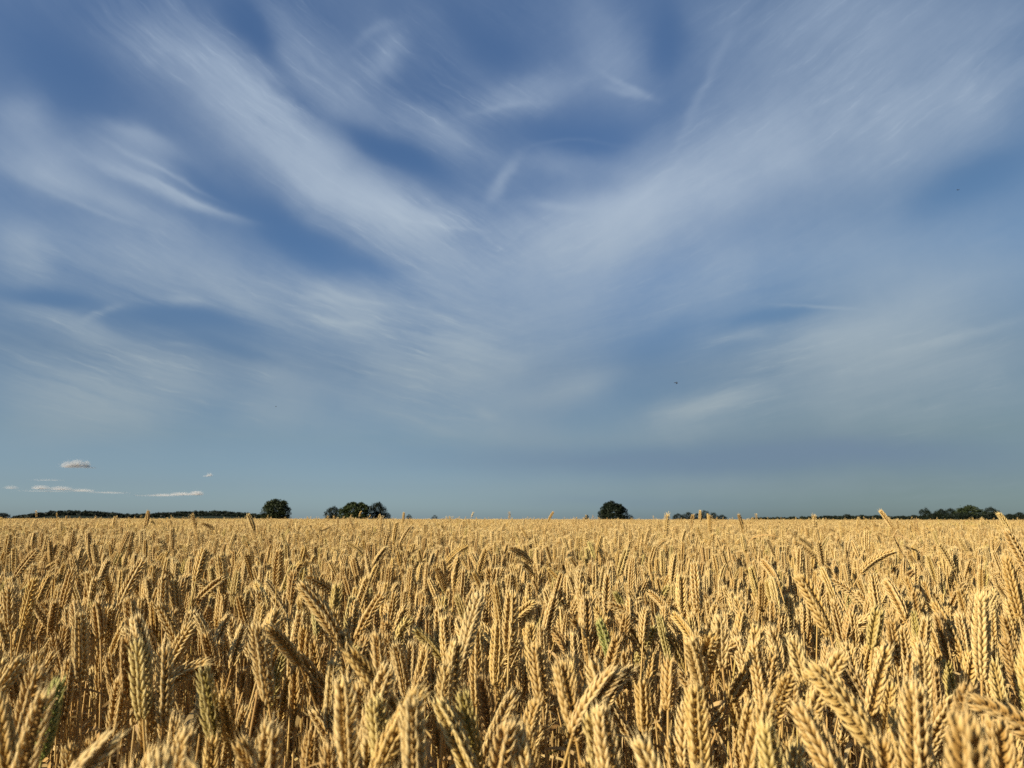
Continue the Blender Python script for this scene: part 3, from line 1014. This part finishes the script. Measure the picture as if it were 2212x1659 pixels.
def trunk_mesh(r, h, rad, lobes):
    zz = np.array([[0, 0, 1.0]])
    ps = []
    z = np.linspace(0, h, 7)
    C = np.stack([np.cumsum(r.normal(0, .04, 7)) * h * .12, np.cumsum(r.normal(0, .04, 7)) * h * .12, z], 1)
    e = lambda k, v: np.tile(v, (k, 1))
    v, q = tube(C, np.linspace(rad * 1.25, rad * .6, 7), 8, e(7, [1., 0, 0]), e(7, [0, 1., 0]))
    ps.append((v, q, np.zeros((len(v), 4))))
    for (c, rr_) in lobes:
        st = C[r.integers(2, 7)]
        c = np.array(c) + np.array([0, 0, .15 * rr_[2]])
        t = np.linspace(0, 1, 5)[:, None]
        mid = (st + c) / 2 + np.array([0, 0, .1 * h])
        L = (1 - t) ** 2 * st + 2 * t * (1 - t) * mid + t ** 2 * c
        v, q = tube(L, np.linspace(rad * .45, rad * .10, 5), 5, e(5, [1., 0, 0]), e(5, [0, .8, .6]))
        ps.append((v, q, np.zeros((len(v), 4))))
    return join(ps)


def tree(name, x0, x1, top, dist, mat, label, cat, lobes=None, count=5200, seed=1, base=1119, group=None, leaf=None, lean=0):
    """a tree whose outline spans x0..x1 and reaches up to row 'top' of the photo when it stands at distance dist.
    lobes: (across -1..1, up 0..1, half width, half height) in units of the half width and the height"""
    r = np.random.default_rng(seed)
    xm = (x0 + x1) / 2
    d = pdir(xm, base)
    d = d / math.hypot(d[0], d[1])
    loc = np.array([d[0], d[1], 0]) * dist
    depth = dist * math.cos(math.atan2(d[0], d[1]))
    k = depth / FPX
    hw = (x1 - x0) / 2 * k
    dt = pdir(xm, top)
    H = CAM_Z + dt[2] / math.hypot(dt[0], dt[1]) * dist
    lobes = lobes or [(0, .56, .80, .44), (-.45, .42, .52, .40), (.48, .44, .50, .40), (.1, .72, .45, .27), (-.2, .28, .7, .28), (.3, .26, .65, .26)]
    rl = []
    for (a, b, w, hh) in lobes:
        rl.append(((a * hw, r.uniform(-.25, .25) * hw, b * H), (w * hw, w * hw * .95, hh * H)))
        # smaller bunches on each lobe's skin
        for q in range(5):
            th, ph = r.uniform(0, 6.28), r.uniform(.1, 1.5)
            f = r.uniform(.22, .36)
            c = np.array([a * hw + math.cos(th) * math.cos(ph) * w * hw * .80, math.sin(th) * math.cos(ph) * w * hw * .8, b * H + math.sin(ph) * hh * H * .80])
            rl.append((tuple(c), (w * hw * f, w * hw * f, hh * H * f)))
    ang = -math.atan2(d[0], d[1])
    e = bpy.data.objects.new(name, None)
    COL.objects.link(e)
    e.location = loc
    e.rotation_euler = (0, 0, ang)
    e.empty_display_size = 1
    tag(e, label, cat, group)
    V, Q, C = leaf_cloud(r, rl, count, leaf or max(.12, hw * .055))
    V[:, 2] = np.abs(V[:, 2])
    obj('crown', mesh_np('crown', V, Q, mat, C, smooth=False), e)
    tv, tq, tcx = trunk_mesh(r, H * .45, max(.05, hw * .045), rl[::6])
    obj('trunk', mesh_np('trunk', tv, tq, M_BARK), e)
    return e


tree('lone_tree', 559, 628, 1077, 262, M_OLIVE, 'lone broad round tree with ragged edge right of the distant wood', 'tree',
     [(.05, .52, .74, .40), (-.42, .40, .44, .36), (.52, .40, .44, .38), (.0, .76, .48, .24), (.38, .66, .40, .26), (-.36, .66, .36, .24), (-.2, .2, .72, .22), (.35, .2, .6, .24), (-.92, .24, .10, .06)], 7000, 3)
tree('tree', 699, 738, 1094, 275, M_DARK, 'small dark round tree at the left end of the clump of three', 'tree', None, 3500, 11, group='trees in the clump of three')
tree('tree', 728, 798, 1085, 268, M_GREEN, 'brighter green spreading tree in the middle of the clump of three', 'tree',
     [(-.1, .58, .62, .40), (.45, .55, .50, .42), (-.55, .40, .42, .36), (.0, .76, .5, .23), (.2, .25, .8, .25), (-.4, .2, .6, .2), (.62, .7, .3, .22)], 6500, 12, group='trees in the clump of three')
tree('tree', 790, 838, 1086, 272, M_DARK, 'near black dome shaped tree at the right end of the clump of three', 'tree', None, 4200, 13, group='trees in the clump of three')
tree('bush', 833, 845, 1108, 276, M_DARK, 'low bush against the right foot of the clump of three trees', 'bush', None, 900, 14)
tree('bush', 875, 891, 1111, 300, M_DARK, 'tiny lone bush on the horizon just right of the clump of three', 'bush', None, 800, 15)
tree('bush', 930, 947, 1112.5, 330, M_DARK, 'faint low bush on the horizon left of the middle of the field', 'bush', None, 800, 16)
tree('bush', 1261, 1273, 1111.5, 300, M_DARK, 'tiny bush on the horizon just left of the lone round tree', 'bush', None, 800, 17)
tree('lone_tree', 1290, 1358, 1081, 262, M_DARK, 'lone dark tree with a stepped crown on the horizon right of the middle', 'tree',
     [(-.05, .45, .72, .42), (.55, .35, .42, .36), (-.58, .36, .38, .36), (-.10, .80, .27, .18), (-.30, .66, .36, .24), (.34, .64, .36, .24), (.0, .2, .85, .2)], 7000, 18)
tree('bush', 1352, 1369, 1111, 268, M_DARK, 'low bush at the right foot of the lone dark tree', 'bush', None, 900, 19)
hx = [(1450, 1478, 1109), (1470, 1502, 1106.5), (1492, 1520, 1109), (1508, 1536, 1102), (1528, 1552, 1107), (1545, 1571, 1112)]
hl = ['low left end of the dark hedge right of the lone tree', 'rounded second bush from the left in the low dark hedge', 'low middle bush in the dark hedge, left of its tallest one',
      'tallest bush of the low dark hedge right of the lone tree', 'bush just right of the tallest one in the dark hedge', 'sloping right end of the low dark hedge']
for i, (a, b, t) in enumerate(hx):
    tree('hedge_bush', a, b, t, 300 + i * 4, M_DARK, hl[i], 'hedge', None, 2200, 30 + i, group='bushes of the low dark hedge')
rt = [(1984, 2014, 1095, 'narrow tree with a drooping top at the left of the right tree line'), (2014, 2048, 1099, 'left half of the wide dark tree pair right of the narrow tree'),
      (2036, 2071, 1097.5, 'right half of the wide dark tree pair right of the narrow tree'), (2062, 2126, 1092, 'tallest and widest tree of the right tree line'),
      (2120, 2160, 1096, 'round tree right of the tallest in the right tree line'), (2166, 2196, 1110, 'low bush left of the right edge of the photo'), (2186, 2216, 1106.5, 'bush cut off by the right edge of the photo')]
for i, (a, b, t, lab) in enumerate(rt):
    tree('tree' if i < 5 else 'bush', a, b, t, 330 + (i % 3) * 8, M_OLIVE if i == 3 else M_DARK, lab, 'tree' if i < 5 else 'bush',
         [(0, .55, .62, .42), (-.35, .5, .5, .38), (.35, .42, .5, .36), (0, .25, .8, .25)] if i == 0 else None, 3600, 50 + i, group='trees on the right horizon')
lt = [(1763, 1800, 1113.3, 'leftmost low bush of the right horizon line'), (1816, 1842, 1110.3, 'rounded bush standing up from the low line right of the hedge'), (1842, 1878, 1111.8, 'long low bush right of the rounded one'),
      (1870, 1912, 1112.3, 'low bush behind the tall leaning wheat ear'), (1935, 1965, 1114.3, 'very low bush left of the narrow tree'), (1958, 1988, 1112.8, 'low bush at the foot of the narrow tree'),
      (2005, 2024, 1112, 'low bush between narrow tree and tree pair')]
for i, (a, b, t, lab) in enumerate([(1998, 2052, 1107.5, 'long low bush under the wide dark tree pair'), (2046, 2112, 1106.5, 'long low bush under the tallest tree of the right tree line'),
                                    (2100, 2170, 1107, 'long low bush under the round tree of the right tree line')]):
    tree('bush', a, b, t, 324 + i * 2, M_DARK, lab, 'bush', None, 2600, 110 + i, group='low bushes on the right horizon')
for i, (a, b, t, lab) in enumerate(lt):
    tree('bush', a, b, t, 360 + i * 3, M_DARK, lab, 'bush', None, 2600, 70 + i, group='low bushes on the right horizon')
tree('bush', -14, 22, 1107.5, 380, M_DARK, 'dark bush cut off by the left edge of the photo', 'bush', None, 2200, 90)


# hills on the left, and behind the tree line on the right, with woods
def ridge(name, pts, dist, depth, mat, drop=0.0):
    """a long low hill whose crest follows pts (photo pixels) at distance dist"""
    V, Q = [], []
    k = len(pts)
    prof = [(-1.0, 0.0), (-.6, .55), (-.25, .92), (0, 1.0), (.4, .8), (1.0, 0.0)]
    for (x, y) in pts:
        d = pdir(x, y)
        hz = d[:2] / np.hypot(*d[:2])
        H = max(.2, CAM_Z + d[2] / math.hypot(d[0], d[1]) * dist - drop)
        for (o, f) in prof:
            q = hz * (dist + o * depth)
            V.append((q[0], q[1], H * f - (.3 if f == 0 else 0)))
    np_ = len(prof)
    for i in range(k - 1):
        for j in range(np_ - 1):
            a = i * np_ + j
            Q.append((a, a + np_, a + np_ + 1, a + 1))
    o = obj(name, mesh_np(name, V, Q, mat))
    return tag(o, kind='structure')


m_, h_, o_ = new_mat('hill_grass')
h_.nt.links.new(principled(h_, h_.mix(h_.noise(h_.n('ShaderNodeTexCoord').outputs['Object'], .02, 5), (.009, .014, .007), (.018, .025, .010)), .9, .1).outputs[0], o_.inputs[0])
M_HILL = m_
crestL = [(-60, 1116), (30, 1115), (75, 1109), (110, 1104), (150, 1102.5), (200, 1103.5), (240, 1107), (275, 1110), (310, 1109.5), (370, 1106.5), (430, 1103.5), (465, 1103), (500, 1105), (540, 1108.5), (575, 1111), (620, 1117)]
crestR = [(1620, 1118), (1700, 1116.5), (1780, 1115), (1840, 1114.5), (1900, 1115), (1960, 1115.5), (2040, 1114.5), (2120, 1113.5), (2240, 1113)]
ridge('hills', crestL, 1500, 160, M_HILL, 6.0)
ridge('hills', crestR, 1100, 120, M_HILL, 2.5)


def wood(crest, dist, hgt, count, label, seed, size):
    r = np.random.default_rng(seed)
    xs = np.array([c[0] for c in crest], float)
    ys = np.array([c[1] for c in crest], float)
    P, Cc = [], []
    nt = count // 90
    for i in range(nt):
        x = r.uniform(xs[0], xs[-1])
        y = np.interp(x, xs, ys)
        d = pdir(x, y)
        dh = math.hypot(d[0], d[1])
        off = r.uniform(-60, 10)
        top = CAM_Z + d[2] / dh * dist * (1 + off * 0.0)
        f = np.interp(off, [-60, 0], [.55, 1.0]) * r.uniform(.94, 1.03)
        top = max(1.2, top * f)
        hz = d[:2] / dh * (dist + off)
        w = hgt * r.uniform(.35, .6)
        q = r.normal(0, 1, (90, 3))
        q /= np.linalg.norm(q, axis=1)[:, None]
        q *= r.uniform(.5, 1, 90)[:, None]
        P.append(np.array([hz[0], hz[1], max(.2, top + .6 - hgt * .5)]) + q * np.array([w, w, hgt * .5]))
        Cc.append(np.full(90, r.uniform(0, 1)) * .7 + r.uniform(0, .3, 90))
    P = np.concatenate(P)
    cc = np.concatenate(Cc)
    k = len(P)
    b = r.normal(0, 1, (k, 3))
    b /= np.linalg.norm(b, axis=1)[:, None]
    c = np.cross(b, r.normal(0, 1, (k, 3)))
    c /= np.linalg.norm(c, axis=1)[:, None]
    s = size * r.uniform(.6, 1.2, k)[:, None]
    V = np.stack([P - b * s, P + c * s, P + b * s, P - c * s], 1).reshape(-1, 3)
    col = np.zeros((k, 4, 4))
    col[..., 0] = cc[:, None]
    o = obj('distant_wood', mesh_np('distant_wood', V, np.arange(k * 4).reshape(-1, 4), M_DARK, col.reshape(-1, 4), smooth=False))
    tag(o, label, 'wood', kind='stuff')


wood(crestL[1:], 1480, 9, 60000, 'dark wood covering the low hills on the left horizon', 4, 1.5)
wood(crestR, 1080, 5, 30000, 'thin dark wood along the right horizon', 5, .9)


# ------------------------------------------------------------------ small cumulus clouds low on the left
m_, h_, o_ = new_mat('cloud_white')
di = h_.n('ShaderNodeBsdfDiffuse')
di.inputs[0].default_value = (.62, .61, .59, 1)
tl = h_.n('ShaderNodeBsdfTranslucent')
tl.inputs[0].default_value = (.62, .61, .59, 1)
mx_ = h_.n('ShaderNodeMixShader')
mx_.inputs[0].default_value = .45
h_.nt.links.new(di.outputs[0], mx_.inputs[1])
h_.nt.links.new(tl.outputs[0], mx_.inputs[2])
h_.nt.links.new(mx_.outputs[0], o_.inputs[0])
M_CLOUD = m_


def cumulus(puffs, label, seed, dist=7000):
    """puffs: (x, y, half width, half height, share) in photo pixels; droplets thin out towards the edges"""
    r = np.random.default_rng(seed)
    k = dist / FPX
    x0 = np.mean([p[0] for p in puffs])
    y0 = np.mean([p[1] for p in puffs])
    d = pdir(x0, y0)
    loc = np.array([0, 0, CAM_Z]) + d * dist
    rt_ = np.array([d[1], -d[0], 0]) / math.hypot(d[0], d[1])
    up = np.cross(rt_, d)
    P = []
    for (x, y, w, h, nn) in puffs:
        q = r.normal(0, 1, (int(nn) * 36, 3))
        q /= np.linalg.norm(q, axis=1)[:, None]
        q *= np.where(r.random((len(q), 1)) < .75, r.random((len(q), 1)) ** .4 * .86, np.abs(r.normal(0, .62, (len(q), 1))))
        z = q[:, 2]
        z = np.where(z < 0, z * .45, z)               # flat base
        P.append(((x - x0 + q[:, 0] * w) * k)[:, None] * rt_ + (q[:, 1] * w * .8 * k)[:, None] * d + (-(y - y0) * k + z * h * k * 1.3)[:, None] * up)
    P = np.concatenate(P)
    n_ = len(P)
    ax = np.array(to_sun) * .9 - d * .5 + r.normal(0, .28, (n_, 3))
    b = np.cross(ax, r.normal(0, 1, (n_, 3)))
    b /= np.linalg.norm(b, axis=1)[:, None]
    c = np.cross(ax, b)
    c /= np.linalg.norm(c, axis=1)[:, None]
    s = .10 * k * r.uniform(.5, 1.3, n_)[:, None]
    V = np.stack([P - b * s, P + c * s, P + b * s, P - c * s], 1).reshape(-1, 3)
    o = obj('cumulus_cloud', mesh_np('cumulus_cloud', V, np.arange(n_ * 4).reshape(-1, 4), M_CLOUD, smooth=False), loc=loc)
    tag(o, label, 'cloud', 'small white clouds low over the left horizon')


cumulus([(154, 1007, 15, 8, 700), (168, 1005, 15, 9.5, 900), (183, 1005.5, 9, 8, 360), (168, 1009.5, 34, 2.2, 170), (190, 1009.5, 14, 1.8, 60)], 'small white puffy cloud standing highest and alone on the left', 1)
cumulus([(52, 1056, 14, 4, 130), (98, 1055.5, 18, 5, 420), (130, 1056.5, 24, 5, 520), (165, 1059, 26, 3.6, 330), (210, 1062, 48, 2.2, 200), (110, 1061, 60, 2.2, 160)], 'long thin white cloud trailing off to the right just above the distant wood', 2)
cumulus([(360, 1070, 30, 3.2, 260), (390, 1067.8, 26, 4.2, 480), (417, 1066.5, 16, 5.5, 560), (335, 1071, 46, 2.2, 150)], 'flat white cloud low on the left, brightest at its right end', 3)
cumulus([(452, 1026.5, 7, 4.5, 110), (446, 1028.5, 8, 2, 30)], 'smallest white cloud puff, above the flat low one', 4)
cumulus([(97, 1037.5, 26, 2.6, 45), (115, 1037, 20, 2.6, 25)], 'faint thin scrap of cloud above the long low cloud', 5)

# ------------------------------------------------------------------ insects in the air
m_, h_, o_ = new_mat('insect_black')
h_.nt.links.new(principled(h_, (.012, .013, .016), .45, .4).outputs[0], o_.inputs[0])
M_INS = m_
m_, h_, o_ = new_mat('insect_wing')
pw = principled(h_, (.06, .06, .06), .3, .5)
pw.inputs['Alpha'].default_value = .5
h_.nt.links.new(pw.outputs[0], o_.inputs[0])
M_WING = m_


def insect(x, y, dist, size, label, turn):
    d = pdir(x, y)
    e = bpy.data.objects.new('flying_insect', None)
    COL.objects.link(e)
    e.location = np.array([0, 0, CAM_Z]) + d * dist
    e.rotation_euler = (.2, turn, turn * 2)
    e.scale = (size,) * 3
    e.empty_display_size = .1
    tag(e, label, 'insect', 'insects flying against the sky')
    t = np.linspace(0, 1, 9)
    rad = np.interp(t, [0, .08, .2, .27, .45, .52, .75, 1], [.03, .11, .12, .07, .19, .11, .16, .02])
    C = np.stack([t * 1.0 - .5, 0 * t, -.06 * (t - .5) ** 2], 1)
    v, q = tube(C, rad, 8, np.tile([0, 1., 0], (9, 1)), np.tile([0, 0, 1.], (9, 1)))
    obj('body', mesh_np('insect_body', v, q, M_INS), e)
    for s in (-1, 1):
        u_ = np.linspace(0, 1, 7)
        w = .16 * np.sin(np.clip(u_ * .92 + .08, 0, 1) * np.pi) ** .7 + .01
        a = np.stack([-.05 + u_ * .25 - w, s * (.1 + u_ * .75), .1 + u_ * .28], 1)
        b = np.stack([-.05 + u_ * .25 + w, s * (.1 + u_ * .75), .1 + u_ * .25], 1)
        V = np.stack([a, b], 1).reshape(-1, 3)
        V = np.concatenate([V, V - np.array([0, 0, .012])])
        i = np.arange(6) * 2
        Q = np.concatenate([np.stack([i, i + 1, i + 3, i + 2], 1), np.stack([i + 14, i + 16, i + 17, i + 15], 1),
                            np.stack([i, i + 2, i + 16, i + 14], 1), np.stack([i + 1, i + 15, i + 17, i + 3], 1)])
        obj('wing', mesh_np('insect_wing', V, Q, M_WING), e)


insect(2068, 410.5, 2.4, .0052, 'tiny black insect high up against the blue sky on the right', .4)
insect(1461, 827, 1.7, .0060, 'largest insect speck in the sky above the low hedge', 1.1)
insect(596, 878, 2.6, .0046, 'tiny faint insect in the sky above the left lone tree', 2.0)
